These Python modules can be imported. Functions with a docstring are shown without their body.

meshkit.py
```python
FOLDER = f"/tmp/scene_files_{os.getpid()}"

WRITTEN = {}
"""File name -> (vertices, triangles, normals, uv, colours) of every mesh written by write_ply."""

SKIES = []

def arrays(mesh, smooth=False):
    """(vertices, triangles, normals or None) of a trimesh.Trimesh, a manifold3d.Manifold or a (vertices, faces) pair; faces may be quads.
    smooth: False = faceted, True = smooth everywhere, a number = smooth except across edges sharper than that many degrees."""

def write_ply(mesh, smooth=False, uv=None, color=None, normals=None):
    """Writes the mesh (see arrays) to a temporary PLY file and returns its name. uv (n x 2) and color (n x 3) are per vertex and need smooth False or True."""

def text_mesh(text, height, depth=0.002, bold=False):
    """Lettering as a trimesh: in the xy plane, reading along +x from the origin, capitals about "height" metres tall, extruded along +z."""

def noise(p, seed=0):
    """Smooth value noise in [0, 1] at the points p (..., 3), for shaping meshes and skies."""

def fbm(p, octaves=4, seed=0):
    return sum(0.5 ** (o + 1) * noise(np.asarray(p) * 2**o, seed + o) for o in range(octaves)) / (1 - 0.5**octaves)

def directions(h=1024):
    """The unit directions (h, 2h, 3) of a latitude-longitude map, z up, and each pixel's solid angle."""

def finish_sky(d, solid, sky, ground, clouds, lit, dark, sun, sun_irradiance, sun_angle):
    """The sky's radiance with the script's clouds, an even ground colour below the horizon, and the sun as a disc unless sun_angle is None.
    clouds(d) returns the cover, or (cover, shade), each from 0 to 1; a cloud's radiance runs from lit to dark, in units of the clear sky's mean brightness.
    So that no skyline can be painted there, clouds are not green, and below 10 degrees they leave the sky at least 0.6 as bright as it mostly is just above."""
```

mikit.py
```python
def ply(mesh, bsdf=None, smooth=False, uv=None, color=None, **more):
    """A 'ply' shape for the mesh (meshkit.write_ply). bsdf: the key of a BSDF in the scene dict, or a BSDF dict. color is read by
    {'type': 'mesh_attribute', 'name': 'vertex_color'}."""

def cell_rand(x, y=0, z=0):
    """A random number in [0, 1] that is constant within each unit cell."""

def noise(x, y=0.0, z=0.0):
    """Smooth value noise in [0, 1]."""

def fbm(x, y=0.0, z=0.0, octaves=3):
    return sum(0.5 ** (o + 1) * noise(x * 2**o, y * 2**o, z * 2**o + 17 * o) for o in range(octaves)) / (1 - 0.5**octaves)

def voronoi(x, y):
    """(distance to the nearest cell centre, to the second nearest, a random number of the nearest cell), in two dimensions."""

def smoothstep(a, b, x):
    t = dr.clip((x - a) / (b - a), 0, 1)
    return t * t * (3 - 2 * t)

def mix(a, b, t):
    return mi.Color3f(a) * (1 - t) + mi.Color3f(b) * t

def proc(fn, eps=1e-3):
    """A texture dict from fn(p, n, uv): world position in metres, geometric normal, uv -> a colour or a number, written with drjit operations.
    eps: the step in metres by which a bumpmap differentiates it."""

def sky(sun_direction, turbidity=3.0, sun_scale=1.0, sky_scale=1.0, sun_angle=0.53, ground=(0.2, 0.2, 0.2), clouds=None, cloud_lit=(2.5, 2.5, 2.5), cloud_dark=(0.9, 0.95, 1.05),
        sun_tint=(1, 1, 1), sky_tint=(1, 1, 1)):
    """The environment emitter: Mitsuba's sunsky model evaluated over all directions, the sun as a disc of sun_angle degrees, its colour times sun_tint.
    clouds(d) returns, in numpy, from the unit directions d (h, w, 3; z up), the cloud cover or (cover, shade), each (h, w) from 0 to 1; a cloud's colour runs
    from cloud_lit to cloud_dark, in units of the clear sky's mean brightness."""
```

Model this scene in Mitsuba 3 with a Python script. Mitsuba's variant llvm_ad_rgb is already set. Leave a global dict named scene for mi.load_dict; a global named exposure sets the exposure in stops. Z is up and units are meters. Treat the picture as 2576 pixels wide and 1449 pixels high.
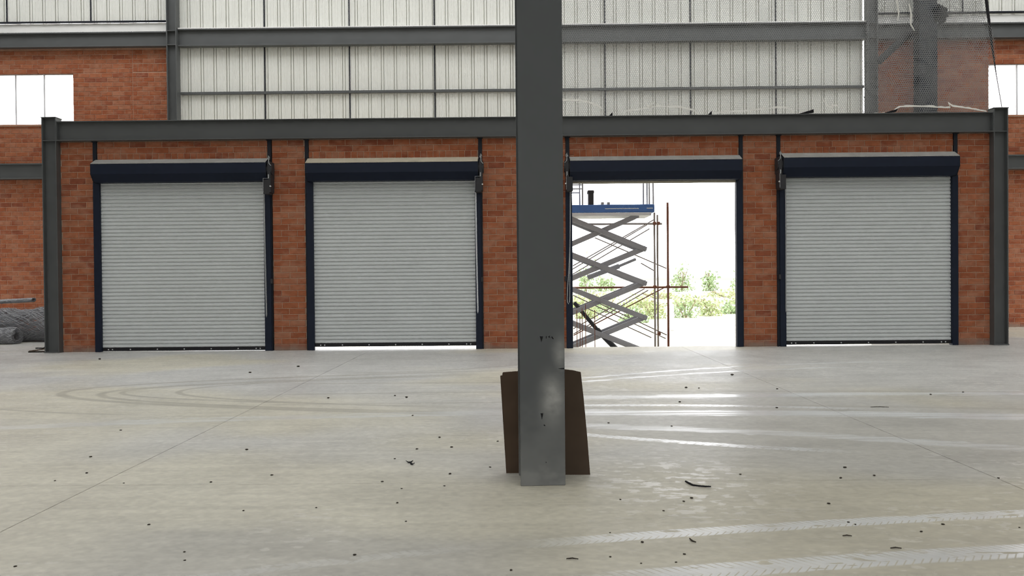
import math, random
import numpy as np
import trimesh
import drjit as dr
import mitsuba as mi
import mikit
from mikit import noise, fbm, cell_rand, smoothstep, mix
import meshkit

scene, labels = {"type": "scene"}, {}
T = mi.ScalarTransform4f
rng = np.random.default_rng(7)
random.seed(7)

# ------------------------------------------------------------------ camera, sky, exposure
exposure = 1.92
F, RHO, EYE = 2100.0, math.radians(0.50), np.array([0.0, 0.0, 1.3])
_r = np.array([math.cos(RHO), 0, -math.sin(RHO)])
_u = np.array([math.sin(RHO), 0, math.cos(RHO)])
_f = np.array([0, 1.0, 0]) - 14 / F * _r - 24.5 / F * _u
_f /= np.linalg.norm(_f)
scene["camera"] = dict(type="perspective", fov=math.degrees(2 * math.atan(1288 / F)), fov_axis="x", near_clip=0.05, far_clip=2000.0,
                       to_world=T().look_at(origin=EYE.tolist(), target=(EYE + _f).tolist(), up=_u.tolist()))
scene["sky"] = mikit.sky((0.3, -0.4, 0.85), turbidity=4.0, sun_scale=0.0, sky_scale=1.0, ground=(0.3, 0.3, 0.28),
                         clouds=lambda d: (np.full(d.shape[:2], 0.97), 0.25 * meshkit.fbm(d * 3.0, 3)), cloud_lit=(8.0, 8.0, 8.0), cloud_dark=(6.2, 6.3, 6.5))


# ------------------------------------------------------------------ helpers
class MB:
    """Collects pieces into one mesh."""

    def __init__(self):
        self.v, self.f, self.n = [], [], 0

    def add(self, v, f):
        v, f = np.asarray(v, float).reshape(-1, 3), np.asarray(f, int)
        if f.shape[1] == 4:
            f = np.vstack([f[:, [0, 1, 2]], f[:, [0, 2, 3]]])
        self.v.append(v)
        self.f.append(f + self.n)
        self.n += len(v)
        return self

    def box(self, x0, x1, y0, y1, z0, z1):
        v = np.array([[x, y, z] for x in (x0, x1) for y in (y0, y1) for z in (z0, z1)])
        f = [[0, 1, 3, 2], [4, 6, 7, 5], [0, 4, 5, 1], [2, 3, 7, 6], [0, 2, 6, 4], [1, 5, 7, 3]]
        return self.add(v, f)

    def cbox(self, x0, x1, y0, y1, z0, z1, c=0.004):
        m = cbox(x0, x1, y0, y1, z0, z1, c)
        return self.add(m.vertices, m.faces)

    def bars(self, p0, p1, r, n=6, caps=True):
        """Round bars from p0[i] to p1[i]."""
        p0, p1 = np.atleast_2d(np.asarray(p0, float)), np.atleast_2d(np.asarray(p1, float))
        t = p1 - p0
        t /= np.linalg.norm(t, axis=1, keepdims=True) + 1e-12
        a = np.cross(t, np.where(np.abs(t[:, 2:]) < 0.9, [[0, 0, 1.0]], [[1.0, 0, 0]]))
        a /= np.linalg.norm(a, axis=1, keepdims=True)
        b = np.cross(t, a)
        ang = np.arange(n) * 2 * np.pi / n
        ring = np.cos(ang)[None, :, None] * a[:, None] + np.sin(ang)[None, :, None] * b[:, None]
        r = np.broadcast_to(np.asarray(r, float), (len(p0),))[:, None, None]
        v = np.concatenate([p0[:, None] + r * ring, p1[:, None] + r * ring], 1)
        j = np.arange(n)
        q = np.stack([j, (j + 1) % n, (j + 1) % n + n, j + n], 1)
        f = np.vstack([q[:, [0, 1, 2]], q[:, [0, 2, 3]]])
        if caps:
            k = np.arange(1, n - 1)
            f = np.vstack([f, np.stack([k * 0, k + 1, k], 1), np.stack([k * 0 + n, k + n, k + 1 + n], 1)])
        f = (f[None] + (np.arange(len(p0)) * 2 * n)[:, None, None]).reshape(-1, 3)
        return self.add(v.reshape(-1, 3), f)

    def path(self, pts, r, n=6):
        return self.add(*tube(np.asarray(pts, float), r, n))

    def extrude_x(self, prof, x0, x1):
        """Closed profile of (y, z), counter-clockwise seen from +x."""
        prof = np.asarray(prof, float)
        n = len(prof)
        v = np.vstack([np.column_stack([np.full(n, x), prof]) for x in (x0, x1)])
        j = np.arange(n)
        q = np.stack([j, j + n, (j + 1) % n + n, (j + 1) % n], 1)
        import shapely
        from trimesh.creation import triangulate_polygon
        self.add(v, q[:, ::-1])
        tv, tf = triangulate_polygon(shapely.Polygon(prof), engine="earcut")
        self.add(np.column_stack([np.full(len(tv), x1), tv]), tf)
        return self.add(np.column_stack([np.full(len(tv), x0), tv]), tf[:, ::-1])

    def mesh(self):
        return trimesh.Trimesh(np.vstack(self.v), np.vstack(self.f), process=False)


def tube(pts, r, n=6):
    t = np.gradient(pts, axis=0)
    t /= np.linalg.norm(t, axis=1, keepdims=True) + 1e-12
    a = np.cross(t, np.where(np.abs(t[:, 2:]) < 0.9, [[0, 0, 1.0]], [[1.0, 0, 0]]))
    a /= np.linalg.norm(a, axis=1, keepdims=True) + 1e-12
    b, ang = np.cross(t, a), np.arange(n) * 2 * np.pi / n
    r = np.broadcast_to(np.asarray(r, float), (len(pts),))
    v = pts[:, None] + r[:, None, None] * (np.cos(ang)[None, :, None] * a[:, None] + np.sin(ang)[None, :, None] * b[:, None])
    i, j = np.meshgrid(np.arange(len(pts) - 1), np.arange(n), indexing="ij")
    q = np.stack([i * n + j, i * n + (j + 1) % n, (i + 1) * n + (j + 1) % n, (i + 1) * n + j], -1).reshape(-1, 4)
    k = np.arange(1, n - 1)
    e = (len(pts) - 1) * n
    f = np.vstack([q[:, [0, 1, 2]], q[:, [0, 2, 3]], np.stack([k * 0, k + 1, k], 1), np.stack([k * 0 + e, k + e, k + 1 + e], 1)])
    return v.reshape(-1, 3), f


def cbox(x0, x1, y0, y1, z0, z1, c=0.004):
    """A box with chamfered edges."""
    lo, hi = np.array([x0, y0, z0], float), np.array([x1, y1, z1], float)
    c = min(c, 0.3 * (hi - lo).min())
    pts = []
    for s in np.ndindex(2, 2, 2):
        p = np.where(s, hi, lo)
        d = np.where(s, -c, c)
        for k in range(3):
            q = p + d
            q[k] = p[k]
            pts.append(q)
    return trimesh.convex.convex_hull(np.array(pts))


def key_for(name):
    if name not in USED:
        USED.add(name)
        return name
    i = NEXT.get(name, 0) + 1
    while f"{name}_{i:03d}" in USED:
        i += 1
    NEXT[name] = i
    k = f"{name}_{i:03d}"
    USED.add(k)
    return k


USED, NEXT = set(), {}


def put(name, mesh, bsdf, parent=None, smooth=False, label=None, cat=None, group=None, kind=None, to_world=None):
    k = key_for(f"{parent}__{name}" if parent else name)
    shape = dict(mesh) if isinstance(mesh, dict) else mikit.ply(mesh.mesh() if isinstance(mesh, MB) else mesh, bsdf, smooth=smooth)
    if to_world is not None:
        shape["to_world"] = to_world
    scene[k] = shape
    note(k, label, cat, group, kind)
    return k


def note(k, label=None, cat=None, group=None, kind=None):
    d = {a: b for a, b in dict(label=label, category=cat, group=group, kind=kind).items() if b}
    if d:
        labels[k] = d
    return k


def thing(name, label, cat, group=None, kind=None):
    return note(key_for(name), label, cat, group, kind)


def diffuse(c, rough=0.9, spec=0.3, **kw):
    return {"type": "twosided", "bsdf": {"type": "principled", "base_color": c if isinstance(c, dict) else {"type": "rgb", "value": list(c)}, "roughness": rough, "specular": spec, **kw}}


def mottled(c, amount=0.2, scale=6.0, rough=0.8, spec=0.3, dust=None, dust_amount=0.0, **kw):
    def fn(p, n, uv):
        m = fbm(p.x * scale, p.y * scale, p.z * scale, 4)
        col = mi.Color3f(c) * (1 - amount + 2 * amount * m)
        if dust is not None:
            d = smoothstep(0.45, 0.75, fbm(p.x * scale * 0.6 + 31, p.y * scale * 0.6, p.z * scale * 0.6, 4)) * dust_amount
            col = mix(col, dust, d)
        return col
    return diffuse(mikit.proc(fn), rough, spec, **kw)


# ------------------------------------------------------------------ materials
STEEL = (0.083, 0.088, 0.088)
scene["steel_paint"] = mottled(STEEL, 0.10, 3.0, 0.5, 0.4)
scene["navy_paint"] = mottled((0.0055, 0.0105, 0.025), 0.15, 5.0, 0.55, 0.25)
scene["post_paint"] = mottled((0.010, 0.0125, 0.019), 0.15, 5.0, 0.6, 0.25)
scene["black_rubber"] = diffuse((0.012, 0.012, 0.014), 0.6)
scene["shutter_grey"] = mottled((0.55, 0.575, 0.57), 0.04, 2.0, 0.58, 0.4)
scene["galvanised"] = mottled((0.30, 0.30, 0.28), 0.18, 9.0, 0.5, 0.4)
scene["galvanised_beige"] = mottled((0.44, 0.40, 0.31), 0.18, 7.0, 0.6, 0.3)
scene["bolt_metal"] = diffuse((0.6, 0.6, 0.6), 0.35)
scene["chain_metal"] = diffuse((0.32, 0.33, 0.33), 0.4)
scene["chain_white"] = diffuse((0.65, 0.66, 0.68), 0.5)
scene["mortar"] = mottled((0.39, 0.255, 0.18), 0.2, 8.0, 0.95, 0.1)
scene["mortar_back"] = mottled((0.38, 0.235, 0.165), 0.2, 8.0, 0.95, 0.1)
BRICKS = [(0.315, 0.105, 0.050), (0.285, 0.088, 0.041), (0.34, 0.122, 0.062), (0.26, 0.080, 0.040), (0.325, 0.125, 0.068), (0.23, 0.070, 0.038)]


def brick_colour(c):
    def fn(p, n, uv):
        m = fbm(p.x * 14, p.y * 14, p.z * 14, 4)
        col = mi.Color3f(c) * (0.78 + 0.44 * m)
        bloom = smoothstep(0.42, 0.72, fbm(p.x * 7 + 31, p.y * 7, p.z * 9, 4))          # lime bloom and smeared mortar
        col = mix(col, (0.40, 0.22, 0.145), bloom * 0.38)
        splash = smoothstep(0.17, 0.03, p.z + 0.16 * (fbm(p.x * 5, 2.0, p.z * 5, 3) - 0.35))   # cement splashes at the foot
        return mix(col, (0.24, 0.21, 0.18), splash * 0.7)
    return fn


for i, c in enumerate(BRICKS):
    scene[f"brick_tone_{i}"] = diffuse(mikit.proc(brick_colour(c)), 0.92, 0.15)
scene["cladding_white"] = mottled((0.68, 0.685, 0.635), 0.07, 1.3, 0.6, 0.35)
scene["flashing_white"] = mottled((0.76, 0.755, 0.73), 0.08, 2.0, 0.5, 0.35)
scene["concrete_rough"] = mottled((0.36, 0.35, 0.32), 0.15, 3.0, 0.9, 0.2)
scene["cardboard"] = mottled((0.085, 0.058, 0.040), 0.18, 7.0, 0.9, 0.15)
scene["cardboard_edge"] = mottled((0.072, 0.052, 0.037), 0.18, 7.0, 0.9, 0.15)
scene["wire_grey"] = diffuse((0.27, 0.27, 0.265), 0.5)
scene["roll_wire"] = diffuse((0.34, 0.345, 0.36), 0.45)
scene["net_dark"] = diffuse((0.02, 0.02, 0.022), 0.8)
scene["film_white"] = diffuse((0.75, 0.74, 0.68), 0.5)
scene["debris_dark"] = mottled((0.045, 0.038, 0.03), 0.3, 60.0, 0.9, 0.2)
scene["rust_steel"] = mottled((0.16, 0.07, 0.045), 0.3, 6.0, 0.8, 0.2)
scene["scaffold_steel"] = mottled((0.22, 0.19, 0.17), 0.25, 6.0, 0.6, 0.3)
scene["lift_grey"] = mottled((0.27, 0.275, 0.30), 0.1, 3.0, 0.5, 0.4)
scene["lift_blue"] = mottled((0.055, 0.135, 0.36), 0.1, 4.0, 0.45, 0.4)
scene["aluminium"] = diffuse((0.55, 0.56, 0.58), 0.4)
scene["dark_plastic"] = diffuse((0.03, 0.03, 0.033), 0.6)
scene["ground_soil"] = mottled((0.42, 0.40, 0.33), 0.15, 0.4, 0.95, 0.1)
scene["leaf_green"] = mottled((0.34, 0.44, 0.24), 0.3, 2.0, 0.8, 0.2)
scene["leaf_lime"] = mottled((0.42, 0.48, 0.25), 0.3, 2.0, 0.8, 0.2)
scene["bark"] = diffuse((0.30, 0.25, 0.17), 0.9)
scene["roof_sheet"] = diffuse((0.45, 0.45, 0.44), 0.7)
scene["window_glass"] = {"type": "thindielectric", "int_ior": 1.5}
scene["marking_paint"] = diffuse((0.008, 0.008, 0.009), 0.8)


def column_colour(p, n, uv):
    m = fbm(p.x * 3, p.y * 3, p.z * 3, 4)
    col = mi.Color3f(0.062, 0.068, 0.069) * (0.9 + 0.2 * m)
    w = fbm(p.x * 14, p.y * 14, p.z * 14, 4) - 0.5
    a = dr.square((p.x - 0.215) / 0.062) + dr.square((p.z - 0.535) / 0.125)          # chalky wear
    b = dr.square((p.x - 0.262) / 0.038) + dr.square((p.z - 0.83) / 0.085)
    d = dr.maximum(dr.exp(-a * 0.9), 0.75 * dr.exp(-b)) * (0.9 + 1.2 * w) * 0.75
    foot = smoothstep(0.62, 0.0, p.z + 0.25 * w) * 0.22 + smoothstep(0.12, 0.0, p.z + 0.2 * w) * 0.15
    return mix(col, mi.Color3f(0.36, 0.36, 0.34), dr.clip(d + foot, 0, 0.8))


scene["column_paint"] = diffuse(mikit.proc(column_colour), 0.5, 0.4)

# tyre tracks on the floor: y = a x^2 + b x + c in metres, half width, x range (fade), strength, kind of tread
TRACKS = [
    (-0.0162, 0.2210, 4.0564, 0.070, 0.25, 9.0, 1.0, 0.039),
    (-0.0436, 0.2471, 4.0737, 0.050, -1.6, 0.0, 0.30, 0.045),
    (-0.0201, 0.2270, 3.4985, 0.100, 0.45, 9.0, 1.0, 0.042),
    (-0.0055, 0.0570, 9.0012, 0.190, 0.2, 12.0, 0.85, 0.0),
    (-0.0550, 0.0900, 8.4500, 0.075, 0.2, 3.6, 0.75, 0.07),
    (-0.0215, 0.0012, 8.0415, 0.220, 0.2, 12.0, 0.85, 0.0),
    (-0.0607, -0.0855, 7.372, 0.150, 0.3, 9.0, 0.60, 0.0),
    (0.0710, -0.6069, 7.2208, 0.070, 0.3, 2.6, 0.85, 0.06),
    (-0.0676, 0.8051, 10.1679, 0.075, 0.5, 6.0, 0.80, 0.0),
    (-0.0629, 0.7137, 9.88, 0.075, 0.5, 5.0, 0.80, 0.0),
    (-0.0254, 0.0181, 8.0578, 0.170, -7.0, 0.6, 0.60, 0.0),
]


def polish_sheen(p):
    """How much tyres have polished the slab here, 0 to 1; the colour also takes a painted sheen from it."""
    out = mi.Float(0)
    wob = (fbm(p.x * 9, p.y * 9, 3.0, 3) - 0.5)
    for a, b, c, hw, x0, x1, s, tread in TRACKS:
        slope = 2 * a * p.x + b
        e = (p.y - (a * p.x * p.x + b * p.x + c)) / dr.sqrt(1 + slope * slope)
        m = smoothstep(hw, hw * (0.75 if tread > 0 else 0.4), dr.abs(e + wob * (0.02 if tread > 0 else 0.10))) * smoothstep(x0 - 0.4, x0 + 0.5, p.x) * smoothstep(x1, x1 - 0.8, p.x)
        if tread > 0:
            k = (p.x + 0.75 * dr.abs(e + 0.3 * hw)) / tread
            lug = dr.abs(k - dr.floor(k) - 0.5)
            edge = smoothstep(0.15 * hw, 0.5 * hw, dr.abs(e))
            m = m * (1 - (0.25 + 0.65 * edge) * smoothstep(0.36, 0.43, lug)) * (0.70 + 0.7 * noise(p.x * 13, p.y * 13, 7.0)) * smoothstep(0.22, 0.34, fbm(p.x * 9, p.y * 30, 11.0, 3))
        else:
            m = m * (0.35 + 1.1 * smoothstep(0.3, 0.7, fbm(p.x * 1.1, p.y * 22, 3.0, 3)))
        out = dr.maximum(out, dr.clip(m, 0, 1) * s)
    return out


def arcs(p):
    """Dark rubber arcs of a turning truck."""
    out = mi.Float(0)
    for xv, yc, q, w in ((-5.37, 9.85, 0.72, 0.085), (-4.85, 9.72, 0.62, 0.075), (-4.66, 9.82, 0.45, 0.05), (-4.0, 9.85, 0.62, 0.06)):
        fv = dr.square(p.y - yc) - q * (p.x - xv)
        g = dr.sqrt(4 * dr.square(p.y - yc) + q * q)
        out = dr.maximum(out, smoothstep(w, w * 0.3, dr.abs(fv / g)) * smoothstep(0.5, -1.8, p.x) * (0.6 + 0.6 * noise(p.x * 3, p.y * 3, 1.0)))
    for a, b, c, w, x0, x1 in ((0.18, 0.81, 12.52, 0.07, -2.6, 0.6), (0.10, 0.645, 9.126, 0.05, -6.5, -3.6), (0.0, 0.03, 9.55, 0.06, -3.0, 0.8), (0.0, 0.02, 8.75, 0.05, -3.0, 0.7),
                              (0.0, -0.02, 10.4, 0.07, -3.0, 0.4), (0.0, -0.13, 6.86, 0.02, -1.2, 0.1), (-0.012, 0.02, 9.46, 0.09, 0.3, 9.0), (-0.02, -0.01, 8.55, 0.07, 2.2, 9.0)):
        e = p.y - (a * p.x * p.x + b * p.x + c)
        out = dr.maximum(out, 0.7 * smoothstep(w, w * 0.3, dr.abs(e)) * smoothstep(x0, x0 + 0.6, p.x) * smoothstep(x1, x1 - 0.6, p.x))
    return out


def flecks(p):
    q = fbm(p.x * 0.9 + 9, p.y * 0.9, 2.0, 2)
    spill = dr.exp(-dr.square((p.x - 0.95) / 0.55) - dr.square((p.y - 5.25) / 0.75))
    d = fbm(p.x * 13, p.y * 24, 5.0, 5) + 0.075 * spill
    return smoothstep(0.63, 0.70, d) * dr.minimum(1.0, 0.5 * smoothstep(0.45, 0.65, q) + 0.9 * spill + 0.06)


def floor_colour(p, n, uv):
    big = fbm(p.x * 0.35, p.y * 0.45, 0.0, 3)
    mid = fbm(p.x * 2.2, p.y * 2.2, 4.0, 4)
    fine = fbm(p.x * 26, p.y * 34, 8.0, 4)
    run = fbm(p.x * 1.3, p.y * 13, 12.0, 4)
    col = mix((0.455, 0.445, 0.415), (0.505, 0.475, 0.385), smoothstep(0.35, 0.65, big))
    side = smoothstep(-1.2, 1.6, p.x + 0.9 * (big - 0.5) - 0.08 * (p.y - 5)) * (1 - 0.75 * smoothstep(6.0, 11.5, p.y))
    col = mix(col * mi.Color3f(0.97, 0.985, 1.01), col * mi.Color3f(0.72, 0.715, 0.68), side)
    grey = smoothstep(4.75, 4.2, p.y + 1.6 * (fbm(p.x * 0.9, p.y * 0.9, 6.0, 3) - 0.5)) * smoothstep(0.4, -0.4, p.x) * smoothstep(-2.6, -1.6, p.x)
    col = mix(col, mi.Color3f(0.33, 0.325, 0.31), grey * 0.5)
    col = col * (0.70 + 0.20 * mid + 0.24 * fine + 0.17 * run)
    col = mix(col, (0.62, 0.60, 0.56), flecks(p) * 0.50)
    col = mix(col, (0.62, 0.64, 0.65), polish_sheen(p) * 0.62)  # reflected sheen on the worn tracks, painted in as a pale bluish tone
    col = mix(col, (0.27, 0.255, 0.21), arcs(p) * 0.50)
    return col


def floor_rough(p, n, uv):
    mid = fbm(p.x * 2.2, p.y * 2.2, 4.0, 3)
    return dr.clip(0.50 + 0.16 * (mid - 0.5) - 0.26 * polish_sheen(p) - 0.16 * flecks(p), 0.18, 0.8)


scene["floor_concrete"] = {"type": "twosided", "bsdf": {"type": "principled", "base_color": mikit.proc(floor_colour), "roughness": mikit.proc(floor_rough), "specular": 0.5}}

# ------------------------------------------------------------------ the hall: floor, roof, outer walls
XL, XR, YN, YF, ROOF = -15.0, 15.2, -14.0, 20.6, 9.6     # hall extents
AL, AR, AY = -8.62, 8.86, 15.62                          # the docking bay that cuts into the hall
fl = thing("floor", "pale concrete slab floor with saw cut joints and tyre marks", "floor", kind="structure")
jx = [XL, -8.46, -2.71, 3.04, 8.79, XR]
jy = [YN, -6.2, -0.45, 5.30, 11.05, AY]
g = 0.003
for a, b in zip(jx, jx[1:]):
    for c, d in zip(jy, jy[1:]):
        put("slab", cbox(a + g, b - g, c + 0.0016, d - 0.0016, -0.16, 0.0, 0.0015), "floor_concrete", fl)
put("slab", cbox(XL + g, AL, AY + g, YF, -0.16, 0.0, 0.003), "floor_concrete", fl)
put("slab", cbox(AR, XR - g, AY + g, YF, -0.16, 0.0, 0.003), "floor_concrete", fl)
put("base_course", MB().box(XL, XR, YN, AY, -1.2, -0.165).box(XL, AL, AY, YF, -1.2, -0.165).box(AR, XR, AY, YF, -1.2, -0.165), "concrete_rough", fl)

rf = MB()
SKYLIGHT = 1.0
YS = 17.2                                                 # wider roof opening added along the back wall to brighten the cladding
xs = np.linspace(XL, XR, 8)
for a, b in zip(xs, xs[1:]):
    rf.box(a, b - SKYLIGHT, YN, YS, ROOF, ROOF + 0.12)
rf.box(XL, XR, -0.4, 0.4, ROOF - 0.02, ROOF + 0.1).box(XL, XR, YN, YN + 1.0, ROOF - 0.02, ROOF + 0.1).box(XL, XR, 16.6, YS, ROOF - 0.02, ROOF + 0.1).box(XL, XR, 19.4, YF, ROOF - 0.02, ROOF + 0.1)
put("ceiling", rf, "roof_sheet", label="pale sheet roof with long open skylight strips", cat="roof", kind="structure")
# side walls, each with a vehicle opening, and the rear wall with three
w = MB().box(XL - 0.2, XL, YN, 15.4, 0, ROOF).box(XL - 0.2, XL, 19.0, YF, 0, ROOF).box(XL - 0.2, XL, 15.4, 19.0, 4.0, ROOF)
put("wall_left", w, "roof_sheet", label="pale sheeted side wall on the left with a vehicle opening", cat="wall", kind="structure")
w = MB().box(XR, XR + 0.2, YN, 15.6, 0, ROOF).box(XR, XR + 0.2, 19.6, YF, 0, ROOF).box(XR, XR + 0.2, 15.6, 19.6, 4.0, ROOF)
put("wall_right", w, "roof_sheet", label="pale sheeted side wall on the right with a vehicle opening", cat="wall", kind="structure")
w = MB().box(XL, XR, YN - 0.2, YN, 5.0, ROOF)
for a, b in ((XL, -11), (-6, -2.5), (2.5, 6), (11, XR)):
    w.box(a, b, YN - 0.2, YN, 0, 5.0)
put("wall_rear", w, "roof_sheet", label="pale sheeted rear wall with three open vehicle doors", cat="wall", kind="structure")

# ------------------------------------------------------------------ brickwork
COURSE, LEN, JOINT = 0.1112, 0.2985, 0.011


def brick_mesh(seed):
    """Unit brick: x and z from 0 to 1, front face at y = 0 with worn arrises, open at the back (y = 1)."""
    r = np.random.default_rng(seed)
    cx, cz = 0.022, 0.06
    j = lambda: r.uniform(-0.006, 0.006)  # noqa: E731
    f = [(cx + j(), 0.0 + 0 * j(), cz + 2 * j()), (1 - cx + j(), 0, cz + 2 * j()), (1 - cx + j(), 0, 1 - cz + 2 * j()), (cx + j(), 0, 1 - cz + 2 * j())]
    e = [(0, 0.08, 0), (1, 0.08, 0), (1, 0.08, 1), (0, 0.08, 1)]
    b = [(0, 1, 0), (1, 1, 0), (1, 1, 1), (0, 1, 1)]
    v = np.array(f + e + b, float)
    q = [[0, 1, 2, 3]] + [[4 + i, 4 + (i + 1) % 4, (i + 1) % 4, i] for i in range(4)] + [[8 + i, 8 + (i + 1) % 4, 4 + (i + 1) % 4, 4 + i] for i in range(4)]
    return MB().add(v, q).mesh()


BRICK_MESHES = [brick_mesh(s) for s in range(3)]
BRICK_SHAPES = [[mikit.ply(m, f"brick_tone_{t}") for m in BRICK_MESHES] for t in range(len(BRICKS))]
TONE_P = np.array([0.26, 0.24, 0.18, 0.14, 0.14, 0.04])


def courses(x0, x1, z0, z1, holes=(), soldiers=(), seed=0, course=COURSE, length=LEN, shift=0.0):
    """The bricks (xa, xb, za, zb) of a panel in running bond. soldiers: (z0, z1, xa, xb) rows of upright bricks."""
    out = []
    for sz0, sz1, sa, sb in soldiers:
        n = max(1, round((sb - sa) / 0.1175))
        for i in range(n):
            a, b = sa + (sb - sa) * i / n, sa + (sb - sa) * (i + 1) / n
            out.append((a + JOINT / 2, b - JOINT / 2, sz0 + JOINT / 2, sz1 - JOINT / 2))
    k0 = int(math.floor(z0 / course))
    for k in range(k0, int(math.ceil(z1 / course))):
        za, zb = max(z0, k * course), min(z1, (k + 1) * course)
        blocked = [(h[0], h[1]) for h in holes if h[2] < (za + zb) / 2 < h[3]] + [(s[2], s[3]) for s in soldiers if s[0] - 0.005 < (za + zb) / 2 < s[1] + 0.005]
        spans = [(x0, x1)]
        for ha, hb in blocked:
            spans = [t for s in spans for t in ((s[0], min(s[1], ha)), (max(s[0], hb), s[1])) if t[1] - t[0] > 0.02]
        if zb - za < 0.035:
            continue
        off = shift + (0.5 * length if k % 2 else 0.0) + 0.01 * math.sin(k * 2.7 + seed)
        for sa, sb in spans:
            i0 = int(math.floor((sa - x0 - off) / length))
            x = x0 + off + i0 * length
            while x < sb - 1e-6:
                a, b = max(x, sa), min(x + length, sb)
                if b - a > 0.035:
                    out.append((a + JOINT / 2 * (a > sa + 1e-6), b - JOINT / 2 * (b < sb - 1e-6), za + JOINT / 2, zb - JOINT / 2))
                x += length
    return out


def lay(holder, bricks, yface, seed, most=300, keep=None):
    """Each brick an entry under its holder; past MOST (those for which keep is False first) one joined part."""
    r = np.random.default_rng(seed)
    if keep is not None:
        bricks = sorted(bricks, key=lambda q: -keep(*q))
    rest = MB()
    for i, (a, b, c, d) in enumerate(bricks):
        proud = r.uniform(-0.0015, 0.0025)
        t = r.choice(len(BRICKS), p=TONE_P)
        s = r.integers(3)
        if i < most and (keep is None or keep(a, b, c, d) > 0):
            put("brick", BRICK_SHAPES[t][s], None, holder, to_world=T().translate([a, yface - proud, c]).scale([b - a, 0.07, d - c]))
        else:
            m = BRICK_MESHES[s]
            rest.add(m.vertices * [b - a, 0.07, d - c] + [a, yface - proud, c], m.faces)
    if rest.n:
        put("brickwork", rest, "brick_tone_1", holder, kind="stuff")


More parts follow.
